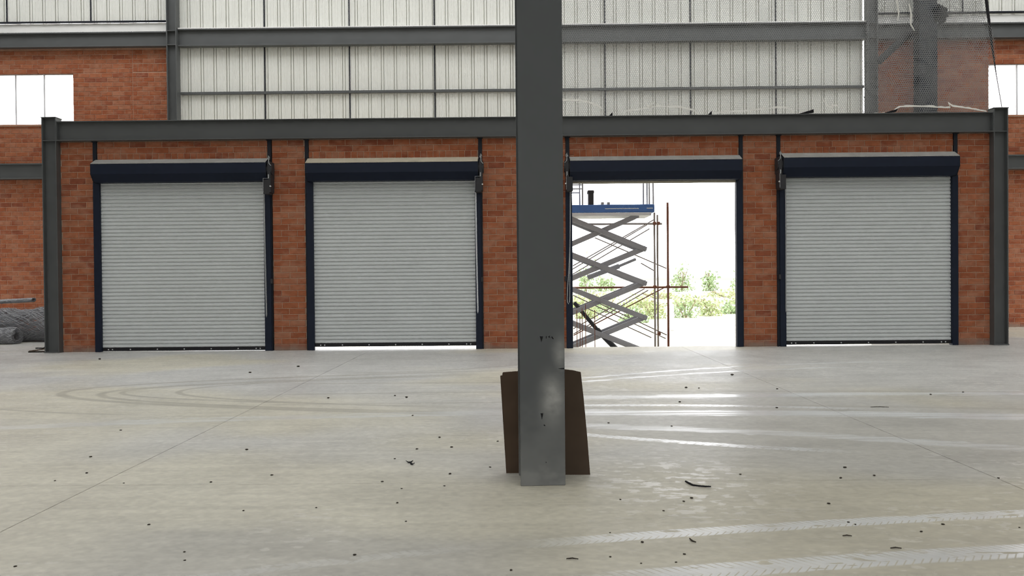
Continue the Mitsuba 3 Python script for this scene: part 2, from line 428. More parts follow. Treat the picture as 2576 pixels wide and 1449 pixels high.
YB = 15.44                                                # brick face of the front of the docking bay
BT, BB = 4.255, 3.895                                     # top and bottom of the bay's steel beam
PIERS = [(-8.452, -7.837, "between the left end column and the first shutter door"), (-4.525, -3.908, "between the first and second shutter doors"),
         (-0.638, 0.906, "behind the steel column in the middle"), (4.163, 4.790, "between the open doorway and the last shutter door"),
         (8.095, 8.700, "between the last shutter door and the right end column")]
for i, (a, b, where) in enumerate(PIERS):
    k = thing("brick_pier", f"red brick pier {where}", "brick wall", kind="structure")
    put("mortar", MB().box(a, b, YB + 0.0085, 15.62, 0, BB), "mortar", k)
    lay(k, courses(a, b, 0.0, BB, seed=i, shift=(0.16, 0.0, 0.1, 0.08, 0.2)[i]), YB, 100 + i)
PANELS = [(-7.770, -4.606), (-3.842, -0.704), (0.972, 4.098), (4.849, 8.036)]
NTH = ["leftmost shutter door", "second shutter door from the left", "open doorway", "rightmost shutter door"]
for i, (a, b) in enumerate(PANELS):
    k = thing("brick_panel", f"strip of red bricks with an upright course above the {NTH[i]}", "brick wall", kind="structure")
    put("mortar", MB().box(a, b, YB + 0.0085, 15.62, 3.36, BB), "mortar", k)
    lay(k, courses(a, b, 3.36, BB, soldiers=[(3.50, 3.672, a + 0.08, b - 0.02)], seed=10 + i, shift=0.07 * i), YB, 200 + i)

# back walls beside the bay: brick up to the upper beam, window, ring beam
YK = 20.5
for side, x0, x1, wx0, wx1, n in (("left", XL, -8.42, -13.5, -10.88, 1), ("right", 8.62, XR, 11.53, 14.1, 2)):
    k = thing(f"wall_back_{side}", f"tall red brick back wall on the {side} with a window", "brick wall", kind="structure")
    hole = (wx0, wx1, 5.165, 6.45)
    m = MB().box(x0, wx0, YK + 0.008, YK + 0.22, 0, 7.02).box(wx1, x1, YK + 0.008, YK + 0.22, 0, 7.02).box(wx0, wx1, YK + 0.008, YK + 0.22, 0, hole[2]).box(wx0, wx1, YK + 0.008, YK + 0.22, hole[3], 7.02)
    put("mortar", m, "mortar_back", k)
    if side == "left":
        br = courses(x0, -9.418, 0, 7.02, [hole], seed=3, course=0.1128, length=0.283) + courses(-9.404, x1, 0, 7.02, soldiers=[(6.445, 6.649, -9.404, x1)], seed=5, course=0.1128, length=0.283, shift=0.1)
        vis = lambda a, b, c, d: (b - a) * (1.0 if (a > -12.75 and ((d > 5.2) or (a < -11.5 and d > 0.8))) else 0.0) * (1 if not (3.84 < (c + d) / 2 < 4.2) else 0)  # noqa: E731
    else:
        br = courses(x0, x1, 0, 7.02, [hole], seed=4, course=0.1128, length=0.283)
        vis = lambda a, b, c, d: (b - a) * (1.0 if (b < 12.6 and (d > 5.2 or a > 11.6)) else 0.0) * (1 if a > 11.4 else 0.9) * (1 if not (3.84 < (c + d) / 2 < 4.2) else 0)  # noqa: E731
    lay(k, br, YK, 300 + n, keep=vis)
    # window
    wdw = thing(f"window_{n}", f"bright steel framed window in the {side} brick wall", "window", kind="structure")
    bars = [wx0, -12.347, -11.640, wx1] if side == "left" else [wx0, 12.27, 13.0, wx1]
    if side == "left":
        bars = [wx0, -13.05, -12.347, -11.640, wx1]
    fm = MB().box(wx0, wx1, YK + 0.08, YK + 0.12, hole[2], hole[2] + 0.035).box(wx0, wx1, YK + 0.08, YK + 0.12, hole[3] - 0.035, hole[3])
    for x in bars:
        x = min(max(x, wx0 + 0.015), wx1 - 0.015)
        fm.box(x - 0.014, x + 0.014, YK + 0.08, YK + 0.12, hole[2], hole[3])
    put("frame", fm, "aluminium", wdw)
    for a, b in zip(bars, bars[1:]):
        put("pane", MB().add([[a, YK + 0.1, hole[2] + 0.03], [b, YK + 0.1, hole[2] + 0.03], [b, YK + 0.1, hole[3] - 0.03], [a, YK + 0.1, hole[3] - 0.03]], [[0, 1, 2, 3]]), "window_glass", wdw)
    put("sill", cbox(wx0 - 0.02, wx1 + 0.02, YK - 0.03, YK + 0.2, hole[2] - 0.03, hole[2], 0.004), "mortar_back", wdw)

# side walls of the bay (brick, seen from the yard only) and the bay's dock face
for side, x0, x1 in (("left", -8.62, -8.42), ("right", 8.66, 8.86)):
    put(f"wall_bay_{side}", MB().box(x0, x1, 15.64, 20.5, -1.2, 4.2), "concrete_rough", label=f"pale concrete side wall of the docking bay on the {side}", cat="concrete wall", kind="structure")

# ------------------------------------------------------------------ steel frame


def ibeam_x(x0, x1, yc, z0, z1, b=0.2, tf=0.016, tw=0.012):
    return MB().cbox(x0, x1, yc - b / 2, yc + b / 2, z1 - tf, z1, 0.002).cbox(x0, x1, yc - b / 2, yc + b / 2, z0, z0 + tf, 0.002).box(x0, x1, yc - tw / 2, yc + tw / 2, z0 + tf, z1 - tf)


def hcol(xc, yc, w, d, z0, z1, web="x", tf=0.018, tw=0.014):
    """H column; web 'x': the web lies across the view with a flange at each side; 'y': a flange faces the viewer."""
    m = MB()
    if web == "x":
        return m.cbox(xc - w / 2, xc - w / 2 + tf, yc - d / 2, yc + d / 2, z0, z1, 0.002).cbox(xc + w / 2 - tf, xc + w / 2, yc - d / 2, yc + d / 2, z0, z1, 0.002).box(xc - w / 2 + tf, xc + w / 2 - tf, yc - tw / 2, yc + tw / 2, z0, z1)
    return m.cbox(xc - w / 2, xc + w / 2, yc - d / 2, yc - d / 2 + tf, z0, z1, 0.003).cbox(xc - w / 2, xc + w / 2, yc + d / 2 - tf, yc + d / 2, z0, z1, 0.003).box(xc - tw / 2, xc + tw / 2, yc - d / 2 + tf, yc + d / 2 - tf, z0, z1)


# the column in the foreground
mc = thing("column", "grey painted steel column in the foreground with cardboard behind its foot", "column", kind="structure")
CX, CY, CT = 0.149, 5.211, 2.2
cm = hcol(0, 0.15, 0.281, 0.30, 0.0, ROOF, "y", 0.018, 0.013).mesh()
cm.apply_transform(trimesh.transformations.rotation_matrix(math.radians(CT), [0, 0, 1]))
cm.apply_translation([CX, CY, 0])
put("section", cm, "column_paint", mc)


def mark(pts, label=None):
    """A painted mark: a polygon of (x, z) on the front flange, 0.6 mm proud."""
    pts = np.array(pts, float)
    y = CY + (pts[:, 0] - CX) * math.sin(math.radians(CT)) - 0.0006
    v = np.vstack([np.column_stack([pts[:, 0], y, pts[:, 1]]), np.column_stack([pts[:, 0], y + 0.003, pts[:, 1]])])
    n = len(pts)
    f = [[0, i, i + 1] for i in range(1, n - 1)] + [t for i in range(n) for t in ([i, i + n, (i + 1) % n], [(i + 1) % n, i + n, (i + 1) % n + n])]
    return v, f


for ps in ([(0.135, 0.936), (0.156, 0.936), (0.1455, 0.898)], [(0.136, 0.455), (0.154, 0.455), (0.145, 0.415)]):
    put("marking", MB().add(*mark(ps)), "marking_paint", mc, label="black painted triangle")
mb = MB()
for ps in ([(0.173, 0.938), (0.179, 0.936), (0.177, 0.922), (0.173, 0.922)], [(0.187, 0.934), (0.199, 0.940), (0.199, 0.930), (0.206, 0.926), (0.190, 0.928)],
           [(0.206, 0.932), (0.214, 0.934), (0.224, 0.918), (0.216, 0.918), (0.212, 0.924)], [(0.155, 0.385), (0.166, 0.380), (0.165, 0.374), (0.157, 0.376)], [(0.165, 0.150), (0.172, 0.148), (0.170, 0.142)]):
    mb.add(*mark(ps))
put("scribble", mb, "marking_paint", mc, label="small black handwritten strokes")
put("scratch", MB().add(*mark([(0.246, 0.734), (0.287, 0.737), (0.287, 0.728), (0.262, 0.730)])), "marking_paint", mc)

# the bay's own frame
for xc, w, side in ((-8.586, 0.268, "left"), (8.832, 0.262, "right")):
    k = thing("column_bay", f"grey steel column at the {side} end of the docking bay", "column", kind="structure")
    put("section", hcol(xc, 15.40, w, 0.20, 0.0, 4.32, "x"), "steel_paint", k)
    put("stiffener", MB().cbox(xc - w / 2 + 0.016, xc + w / 2 - 0.016, 15.305, 15.395, BB, BB + 0.016, 0.002), "steel_paint", k)
    put("base_plate", cbox(xc - 0.14, xc + 0.14, 15.29, 15.51, 0, 0.02, 0.003), "steel_paint", k)
    put("cap_plate", cbox(xc - 0.14, xc + 0.14, 15.29, 15.51, 4.32, 4.335, 0.003), "steel_paint", k)
k = thing("beam_bay", "long grey steel beam across the top of the four doorways", "beam", kind="structure")
put("section", ibeam_x(-8.448, 8.698, 15.39, BB, BT, 0.2), "steel_paint", k)
for x in (-8.442, 8.690):
    put("end_plate", cbox(x - 0.006, x + 0.006, 15.295, 15.485, BB - 0.01, BT + 0.01, 0.002), "steel_paint", k)
for i, x in enumerate([-7.803, -4.566, -3.875, -0.671, 0.939, 4.130, 4.820, 8.066]):
    k = thing("door_post", f"dark steel door post beside the {NTH[i // 2]}, on its {'left' if i % 2 == 0 else 'right'} side", "post", kind="structure")
    put("section", MB().cbox(x - 0.034, x + 0.034, 15.41, 15.422, 0, BB, 0.002).box(x - 0.034, x - 0.026, 15.42, 15.6, 0, BB).box(x + 0.026, x + 0.034, 15.42, 15.6, 0, BB), "post_paint", k)
    put("cleat", cbox(x - 0.05, x + 0.05, 15.385, 15.43, BB - 0.012, BB, 0.002), "post_paint", k)

# the hall's back frame
for xc, name in ((-8.335, "left"), (8.605, "right")):
    k = thing("column_back", f"tall grey steel column against the back wall, on the {name} side of the white cladding", "column", kind="structure")
    put("section", hcol(xc, 20.33, 0.245, 0.22, 0, ROOF, "x", 0.022), "steel_paint", k)
    for z in (7.02, 7.36):
        put("stiffener", cbox(xc - 0.10, xc + 0.10, 20.22, 20.32, z, z + 0.016, 0.002), "steel_paint", k)
for a, b, z0, z1, name in ((XL, -8.465, 7.02, 7.375, "on the left above the brick wall"), (-8.205, 8.475, 7.01, 7.43, "across the white cladding"), (8.735, XR, 7.01, 7.375, "on the right above the brick wall"),
                           (XL, -8.465, 3.825, 4.205, "on the left below the window"), (8.735, XR, 3.84, 4.185, "on the right below the window")):
    k = thing("beam_back", f"grey steel beam {name}", "beam", kind="structure")
    put("section", ibeam_x(a, b, 20.38, z0, z1, 0.18, 0.03), "steel_paint", k)
put("beam_eaves", MB().box(-8.205, 8.475, 20.30, 20.46, 7.432, 7.455), "flashing_white", label="thin pale rail lying on the beam across the cladding", cat="rail", kind="structure")
put("girt", MB().cbox(-8.205, 8.475, 20.42, 20.49, 5.862, 5.925, 0.004), "steel_paint", label="thin grey horizontal rail across the white cladding", cat="rail", kind="structure")
for i in range(7):
    x = -6.154 + 2.084 * i
    put("sag_rod", MB().bars([[x, 20.485, 4.95]], [[x, 20.485, ROOF]], 0.015, 6), "post_paint", label=f"thin dark vertical rod over the white cladding, {['first', 'second', 'third', 'fourth', 'fifth', 'sixth', 'seventh', 'eighth'][i]} from the left end", cat="rod", kind="structure")
for x, t in ((-12.48, "at the left edge of the picture"), (-10.413, "between the left wall's edge and its column"), (10.9, "behind the wire netting"), (13.0, "beyond the wire netting")):
    put("sag_rod", MB().bars([[x, 20.485, 7.66]], [[x, 20.485, ROOF]], 0.015, 6), "post_paint", label=f"thin dark vertical rod over the upper cladding {t}", cat="rod", kind="structure")
for a, b, t in ((XL, -8.465, "left"), (8.735, XR, "right")):
    put("girt", MB().cbox(a, b, 20.44, 20.50, 7.655, 7.69, 0.004), "post_paint", label=f"thin dark rail at the foot of the upper cladding on the {t}", cat="rail", kind="structure")
    put("flashing", MB().cbox(a, b, 20.52, 20.56, 7.405, 7.655, 0.004), "flashing_white", label=f"white sheet strip between brick wall and cladding on the {t}", cat="flashing", kind="structure")
    put("capping", MB().cbox(a, b, 20.44, 20.66, 7.02, 7.05, 0.004), "mortar_back", label=f"mortar bed on top of the brick wall on the {t}", cat="capping", kind="structure")

# white sheet cladding: every sheet of three ribs is a part
RIB = 0.3165


def sheet_mesh(width, z0, z1, n=3):
    prof = []
    for i in range(n):
        x = i * RIB
        prof += [(x, 0.0), (x + 0.05, 0.0), (x + 0.055, 0.006), (x + 0.065, 0.006), (x + 0.07, 0.0), (x + 0.115, 0), (x + 0.12, 0.006), (x + 0.13, 0.006), (x + 0.135, 0.0), (x + 0.185, 0), (x + 0.19, 0.005), (x + 0.2, 0.005), (x + 0.205, 0),
                 (x + 0.217, 0.0), (x + 0.215, 0.055), (x + 0.236, 0.055), (x + 0.234, 0.009), (x + 0.282, 0.009), (x + 0.280, 0.055), (x + 0.301, 0.055), (x + 0.299, 0.0)]
    prof.append((n * RIB + 0.004, 0.0))
    p = [q for q in prof if q[0] <= width + 1e-6]
    if width < n * RIB:
        p.append((width, p[-1][1]))
    p = np.array(p)
    m = MB()
    N = len(p)
    v = np.vstack([np.column_stack([p[:, 0], p[:, 1] + dy, np.full(N, z)]) for dy in (0, 0.0012) for z in (z0, z1)])
    j = np.arange(N - 1)
    m.add(v, np.vstack([np.stack([j, j + 1, j + 1 + N, j + N], 1), np.stack([j + 2 * N, j + 3 * N, j + 1 + 3 * N, j + 1 + 2 * N], 1), np.stack([j, j + 2 * N, j + 2 * N + 1, j + 1], 1)]))
    return m.mesh()


def clad(name, x0, x1, z0, z1, label):
    k = thing(name, label, "cladding", kind="structure")
    w3 = 3 * RIB
    shape = mikit.ply(sheet_mesh(9, z0, z1), "cladding_white")
    x = x0
    r = np.random.default_rng(int(abs(x0) * 10))
    while x < x1 - 0.05:
        if x + w3 <= x1:
            put("sheet", shape, None, k, to_world=T().translate([x, 20.50 + r.uniform(0, 0.003), 0]))
        else:
            put("sheet", sheet_mesh(min(x1 - x, 3 * RIB), z0, z1), "cladding_white", k, to_world=T().translate([x, 20.50, 0]))
        x += w3


clad("wall_cladding", -8.27, 8.472, 4.95, ROOF, "ribbed white sheet cladding of the back wall above the docking bay")
clad("wall_cladding_left", XL, -8.45, 7.66, ROOF, "ribbed white sheet cladding above the left brick wall")
clad("wall_cladding_right", 8.72, XR, 7.64, ROOF, "ribbed white sheet cladding above the right brick wall")

# dark column and brace behind the netting
k = thing("column_netted", "dark steel column standing behind the wire netting on the right", "column", kind="structure")
put("section", hcol(9.80, 20.1, 0.43, 0.30, 0, ROOF, "y"), "post_paint", k)
put("brace", MB().bars([[8.70, 20.15, 6.42]], [[9.66, 20.1, 7.30]], 0.085, 8), "net_dark", k)

# ------------------------------------------------------------------ roller doors
PITCH = 0.0688
sp = [(0.0190, 0.0), (0.0060, 0.0015), (-0.0030, 0.006), (-0.0055, 0.013), (-0.0045, 0.025), (-0.0010, 0.039), (0.0015, 0.050), (0.0050, 0.0555), (0.0190, 0.058), (0.0210, 0.074), (0.0240, 0.074), (0.0225, 0.056), (0.0110, 0.052), (0.0030, 0.026), (0.0040, 0.012), (0.0190, 0.005)]
SLAT = mikit.ply(MB().extrude_x(sp[::-1], 0.0, 1.0).mesh(), "shutter_grey", smooth=35)
k12 = 15.12 / 15.4                                        # the hoods stand proud of the wall


def zz(z):
    return 1.3 + (z - 1.3) * k12


DOORS = [
    dict(c=(-7.712, -4.676), g=(-7.83, -4.55), h=(-7.873, -4.634), z=(3.578, 3.483, 3.292, 3.153), floor=0.012, chain="right", top="galvanised",
         label="closed grey roller shutter door, leftmost of the four, with a chain hoist at its upper right"),
    dict(c=(-3.763, -0.774), g=(-3.881, -0.664), h=(-3.899, -0.715), z=(3.565, 3.462, 3.279, 3.142), floor=0.062, chain="right", top="galvanised_beige",
         label="closed grey roller shutter door, second from the left, with a beige hood top and light below it"),
    dict(c=(1.014, 4.035), g=(0.897, 4.145), h=(0.983, 4.146), z=(3.552, 3.457, 3.252, 3.106), floor=None, chain="left", top="galvanised",
         label="rolled up shutter door with navy hood over the open doorway to the yard"),
    dict(c=(4.941, 7.987), g=(4.831, 8.097), h=(4.912, 8.130), z=(3.579, 3.477, 3.294, 3.134), floor=0.030, chain="left", top="galvanised",
         label="closed grey roller shutter door, rightmost of the four"),
]
for n, D in enumerate(DOORS):
    k = thing(f"door_{n + 1}", D["label"], "roller door", kind="structure")
    (c0, c1), (g0, g1), (h0, h1) = D["c"], D["g"], D["h"]
    h0, h1 = h0 * k12, h1 * k12
    zt, zs, zm, zb = (zz(z) for z in D["z"])
    # hood: navy box with a bevelled underside; the sloping top is bare metal
    put("hood", MB().extrude_x([(15.435, zb), (15.435, zt - 0.02), (15.115, zs), (15.115, zm), (15.23, zb)][::-1], h0 + 0.004, h1 - 0.004), "navy_paint", k)
    put("hood_top", MB().extrude_x([(15.110, zs - 0.004), (15.110, zs + 0.004), (15.30, zt + 0.004), (15.437, zt + 0.004), (15.437, zt), (15.302, zt), (15.114, zs)][::-1], h0, h1), D["top"], k, label="pale bare metal top sheet")
    for x in (h0, h1):
        put("end_plate", MB().extrude_x([(15.437, zb - 0.01), (15.437, zt - 0.015), (15.112, zs - 0.005), (15.112, zm), (15.225, zb - 0.01)][::-1], x - 0.006, x + 0.006), "post_paint", k)
    # guides
    for a, b in ((g0, c0), (c1, g1)):
        put("guide", MB().cbox(a, b, 15.385, 15.40, 0.0, zb + 0.02, 0.003).box(a, a + 0.006, 15.395, 15.50, 0, zb).box(b - 0.006, b, 15.395, 15.44, 0, zb), "navy_paint", k)
    if D["floor"] is not None:
        z0 = D["floor"] + 0.062
        N = int(math.ceil((zb + 0.05 - z0) / PITCH))
        for i in range(N):
            put("slat", SLAT, None, k, to_world=T().translate([c0 - 0.03, 15.45, z0 + i * PITCH]).scale([c1 - c0 + 0.06, 1, 1]))
        br = put("bottom_rail", MB().cbox(c0 - 0.03, c1 + 0.03, 15.437, 15.472, D["floor"], z0, 0.003), "black_rubber", k, label="black bottom rail")
        W = c1 - c0
        for t in (0.035, 0.06, 0.17, 0.335, 0.5, 0.665, 0.83, 0.94, 0.965):
            put("bolt", MB().bars([[c0 + t * W, 15.437, D["floor"] + 0.03]], [[c0 + t * W, 15.428, D["floor"] + 0.03]], 0.012, 8), "bolt_metal", br)
    else:
        put("bottom_rail", MB().cbox(c0 - 0.03, c1 + 0.03, 15.437, 15.472, 3.035, 3.10, 0.003), "galvanised_beige", k, label="beige bottom rail of the rolled up curtain")
        for i in range(2):
            put("slat", SLAT, None, k, to_world=T().translate([c0 - 0.03, 15.45, 3.10 + i * PITCH]).scale([c1 - c0 + 0.06, 1, 1]))
    # chain hoist
    s = 1 if D["chain"] == "right" else -1
    xh = (h1 + 0.05) if s > 0 else (h0 - 0.05)
    hm = MB().cbox(xh - 0.03, xh + 0.03, 15.14, 15.40, zz(3.20), zz(3.50), 0.006).bars([[xh - 0.05 * s, 15.24, zz(3.36)]], [[xh + 0.05 * s, 15.24, zz(3.36)]], 0.10, 14)
    xg = xh - 0.045 * s
    hm.cbox(xg - 0.055, xg + 0.055, 15.15, 15.37, zz(2.90), zz(3.17), 0.008).cbox(xh - 0.02, xh + 0.03, 15.15, 15.38, zz(2.93), zz(3.30), 0.005)
    hk = put("chain_hoist", hm, "dark_plastic", k, label="black chain hoist gear")
    put("hook", MB().path([[xh, 15.13, zz(3.60)], [xh + 0.02 * s, 15.13, zz(3.57)], [xh + 0.015 * s, 15.13, zz(3.53)], [xh - 0.015 * s, 15.13, zz(3.54)], [xh, 15.13, zz(3.58)], [xh + 0.01 * s, 15.13, zz(3.46)], [xh + 0.045 * s, 15.13, zz(3.42)]], 0.008, 5), "chain_metal", hk)
    put("lever", MB().cbox(xg - 0.062, xg - 0.056, 15.14, 15.16, zz(2.93), zz(3.19), 0.001).cbox(xg - 0.062, xh, 15.14, 15.16, zz(3.185), zz(3.192), 0.001).cbox(xh - 0.014, xh + 0.006, 15.135, 15.155, zz(3.19), zz(3.26), 0.002), "chain_metal", hk, label="pale metal bracket")
    put("knob", MB().bars([[xh + 0.03 * s, 15.15, zz(3.04)]], [[xh + 0.03 * s, 15.12, zz(3.04)]], 0.014, 8), "bolt_metal", hk)
    if n == 2:
        a = np.linspace(0, 1, 24)
        loop = np.vstack([np.column_stack([0.985 - 0.018 * a - 0.05 * a**3, np.full(24, 15.30), 3.05 - 1.9 * a]), [[0.905, 15.30, 0.92], [0.912, 15.30, 0.85], [0.93, 15.30, 0.82], [0.948, 15.30, 0.86]], np.column_stack([0.953 + 0.028 * a, np.full(24, 15.305), 0.95 + 2.1 * a])])
        put("pull_chain", MB().path(loop, 0.009, 6), "chain_metal", k, label="pale hanging chain loop")
    else:
        x = (c1 + 0.012) if s > 0 else (c0 - 0.015)
        zl = {0: 0.62, 1: 0.66, 3: 0.63}[n]
        put("pull_chain", MB().path([[x, 15.37, zz(2.92)], [x + 0.004, 15.37, 2.0], [x + 0.008 + 0.01 * s, 15.37, zl + 0.04], [x + 0.012 + 0.012 * s, 15.37, zl], [x + 0.02 + 0.012 * s, 15.37, zl + 0.04], [x + 0.016, 15.37, 2.0], [x + 0.012, 15.37, zz(2.92)]], 0.0065, 5), "chain_white" if n == 1 else "chain_metal", k, label="thin pale hanging chain")
    xp = (g1 + 0.01) if s > 0 else (g0 - 0.01)
    put("chain_keeper", cbox(xp - 0.02, xp + 0.02, 15.36, 15.43, 1.24, 1.33, 0.004), "dark_plastic", k)

# ------------------------------------------------------------------ cardboard sheets at the foot of the column


def board(pts, y_top, y_bot, thick=0.006):
    """A leaning sheet from its outline of (x, z); y runs from y_bot at the floor to y_top at the upper edge."""
    pts = np.array(pts, float)
    zt = pts[:, 1].max()
    import shapely
    v2, f2 = trimesh.creation.triangulate_polygon(shapely.Polygon(pts).segmentize(0.06), engine="earcut")
    y = y_bot + (y_top - y_bot) * v2[:, 1] / zt + 0.006 * (meshkit.fbm(np.column_stack([v2 * 5, np.zeros(len(v2))]), 2, 3) - 0.5)
    m = trimesh.Trimesh(np.column_stack([v2[:, 0], y, v2[:, 1]]), f2, process=False)
    back = m.vertices + [0, thick, 0]
    n = len(v2)
    edges = m.edges_sorted.view([("a", m.edges.dtype), ("b", m.edges.dtype)]).ravel()
    from collections import Counter
    c = Counter(map(tuple, m.edges_sorted.tolist()))
    rim = [e for e, k_ in c.items() if k_ == 1]
    f = np.vstack([f2, f2[:, ::-1] + n, [[a, b, b + n] for a, b in rim], [[a, b + n, a + n] for a, b in rim]])
    return trimesh.Trimesh(np.vstack([m.vertices, back]), f, process=False)


put("cardboard_sheet", board([(-0.087, 0.0), (0.13, 0.0), (0.13, 0.688), (0.012, 0.684), (-0.104, 0.675), (-0.108, 0.655), (-0.121, 0.652), (-0.114, 0.52)], 5.545, 5.56), "cardboard",
    label="brown cardboard sheet standing behind the column, on the left of its foot", cat="cardboard")
put("cardboard_sheet", board([(0.17, 0.0), (0.468, 0.0), (0.452, 0.25), (0.432, 0.50), (0.415, 0.672), (0.365, 0.684), (0.305, 0.692), (0.17, 0.69)], 5.550, 5.50), "cardboard_edge",
    label="brown cardboard sheet leaning behind the column, on the right of its foot", cat="cardboard")

# ------------------------------------------------------------------ rolls of wire mesh by the left wall


def wire_roll(x0, x1, y, z, R, seed, squash=0.8, dz=0.0):
    r = np.random.default_rng(seed)
    p0, p1 = [], []
    L = x1 - x0
    for q, starts in ((1.0, 84), (0.9, 64), (0.76, 50), (0.6, 36)):
        for sgn in (1, -1):
            for i in range(starts):
                t = np.linspace(0, 1, 30)
                a = 2 * np.pi * i / starts + sgn * t * L / (R * 1.6) + 0.12 * r.normal() + 0.35 * (meshkit.noise(np.column_stack([t * L * 2.2, t * 0 + i * 0.21, t * 0]), seed) - 0.5)
                P = np.column_stack([x0 + L * t, np.cos(a), np.sin(a)])
                w = 0.75 + 0.5 * meshkit.fbm(np.column_stack([P[:, 0] * 4, P[:, 1] * 1.5, P[:, 2] * 1.5]), 3, seed)
                w += 0.055 * r.normal(size=len(t)) * (r.random() < 0.7)
                P[:, 1] = y + R * q * w * P[:, 1]
                P[:, 2] = np.maximum(0.012, z + dz * t + R * q * squash * w * P[:, 2])
                p0.append(P[:-1])
                p1.append(P[1:])
    return MB().bars(np.vstack(p0), np.vstack(p1), 0.0040, 3, False)


put("wire_mesh_roll", wire_roll(-12.9, -9.9, 18.35, 0.36, 0.38, 21, 0.92), "roll_wire", label="thick roll of grey wire mesh lying by the left brick wall", cat="wire mesh", group="rolls of wire mesh")
put("wire_mesh_roll", wire_roll(-12.9, -10.62, 17.62, 0.165, 0.20, 22, 0.85), "roll_wire", label="small crumpled roll of grey wire mesh in front of the thick roll", cat="wire mesh", group="rolls of wire mesh")
put("wire_mesh_roll", wire_roll(-12.6, -10.74, 18.45, 0.83, 0.085, 23, 0.5, 0.085), "roll_wire", label="flat strip of grey wire mesh lying on top of the thick roll", cat="wire mesh", group="rolls of wire mesh")
# timber foot and strap beside the end column
k = thing("timber_offcut", "dark splintered timber offcut on the floor beside the left end column", "timber")
put("plank", MB().cbox(-9.10, -8.74, 15.42, 15.50, 0.0, 0.022, 0.004), "debris_dark", k)
put("plank", MB().add(cbox(-0.17, 0.17, -0.03, 0.03, 0, 0.02, 0.004).apply_transform(trimesh.transformations.rotation_matrix(-0.14, [0, 1, 0])).apply_translation([-8.93, 15.47, 0.035]).vertices, cbox(-0.17, 0.17, -0.03, 0.03, 0, 0.02, 0.004).faces), "cardboard", k)
put("strap", MB().path([[-9.0, 15.5, 0.075], [-8.86, 15.5, 0.072], [-8.83, 15.5, 0.085], [-8.80, 15.5, 0.18]], 0.012, 6), "marking_paint", k)

# ------------------------------------------------------------------ wire netting above the bay


def netting(x0, x1r_bot, x1r_top, z0, z1, y, cell, seed, r=0.0032):
    """Hexagonal netting hung in a plane, gently rippled; its right edge slants."""
    nx, nz = int((max(x1r_bot, x1r_top) - x0) / cell), int((z1 - z0) / (cell * 0.9))
    h = cell * 0.9
    i, j = np.meshgrid(np.arange(nx), np.arange(nz), indexing="ij")
    i, j = i.ravel(), j.ravel()
    s = np.where(j % 2, 0.5, 0.0)
    ax = x0 + (i + s) * cell
    az = z0 + j * h
    # a cell's upright and its two slants
    segs = [((ax, az), (ax, az + 0.55 * h)), ((ax, az + 0.55 * h), (ax + np.where(j % 2, -0.5, 0.5) * cell * 1.0 * np.where(j % 2, 1, 1), az + h)),
            ((ax, az + 0.55 * h), (ax + np.where(j % 2, 0.5, -0.5) * cell, az + h))]
    p0, p1 = [], []
    for a, b in segs:
        A, B = np.column_stack([a[0], np.full(len(ax), y), a[1]]), np.column_stack([b[0], np.full(len(ax), y), b[1]])
        p0.append(A)
        p1.append(B)
    p0, p1 = np.vstack(p0), np.vstack(p1)
    lim = x1r_bot + (x1r_top - x1r_bot) * (p0[:, 2] - z0) / (z1 - z0)
    ok = (p0[:, 0] < lim) & (p1[:, 0] < lim + cell)
    p0, p1 = p0[ok], p1[ok]
    for p in (p0, p1):
        q = np.column_stack([p[:, 0] * 0.9, p[:, 2] * 0.9, np.zeros(len(p))])
        dx, dy, dz_ = (meshkit.fbm(q + 17 * a, 3, seed) - 0.5 for a in range(3))
        p[:, 0] += 0.25 * dx
        p[:, 2] += 0.16 * dz_ * np.clip((p[:, 2] - z0) * 2, 0, 1)
        p[:, 1] += 0.25 * dy
    return MB().bars(p0, p1, r, 3, False)


ZN = 7.6
k = thing("wire_netting", "large sheet of wire netting hanging above the right half of the docking bay", "netting")
put("net", netting(0.40, 8.98, 8.72, 4.27, ZN, 15.62, 0.037, 5), "wire_grey", k)
put("net", netting(6.52, 8.96, 8.70, 4.27, ZN, 15.74, 0.041, 9, 0.0043), "wire_grey", k, label="second layer of netting at the right end")
put("edge_cable", MB().path([[8.62, 15.62, ZN], [8.74, 15.62, 6.45], [8.85, 15.62, 5.55], [8.93, 15.62, 5.0], [9.03, 15.60, 4.34]], [0.028, 0.028, 0.02, 0.006, 0.005], 6), "net_dark", k, label="dark cable along the slanting right edge")
put("top_cable", MB().path([[0.3, 15.62, ZN], [3, 15.62, ZN - 0.02], [8.7, 15.62, ZN]], 0.012, 6), "net_dark", k)

# plastic film edges and dark scraps on the beam


def strip(pts, r, name, label, mat="film_white"):
    pts = np.array(pts, float)
    t = np.linspace(0, 1, len(pts))
    u = np.linspace(0, 1, 6 * len(pts))
    P = np.column_stack([np.interp(u, t, pts[:, 0]), np.full(len(u), 15.5), np.interp(u, t, pts[:, 1])])
    P[:, 1] += 0.02 * np.sin(P[:, 0] * 9)
    q = meshkit.noise(np.column_stack([P[:, 0] * 14, P[:, 2] * 6, np.zeros(len(P))]), 2)
    m = MB()
    w = 1.7 * r * (0.5 + q)
    up = np.column_stack([P[:, 0], P[:, 1] + 0.01, P[:, 2] + w])
    n = len(P)
    j = np.arange(n - 1)
    v = np.vstack([P, up, P + [0, 0.004, 0], up + [0, 0.004, 0]])
    f = np.vstack([np.stack([j, j + 1, j + 1 + n, j + n], 1), np.stack([j + 2 * n, j + 3 * n, j + 1 + 3 * n, j + 1 + 2 * n], 1), np.stack([j + n, j + 1 + n, j + 1 + 3 * n, j + 3 * n], 1), np.stack([j, j + 2 * n, j + 1 + 2 * n, j + 1], 1)])
    m.add(v, f)
    return put(name, m, mat, label=label, cat="plastic film", group="plastic film strips on the beam")


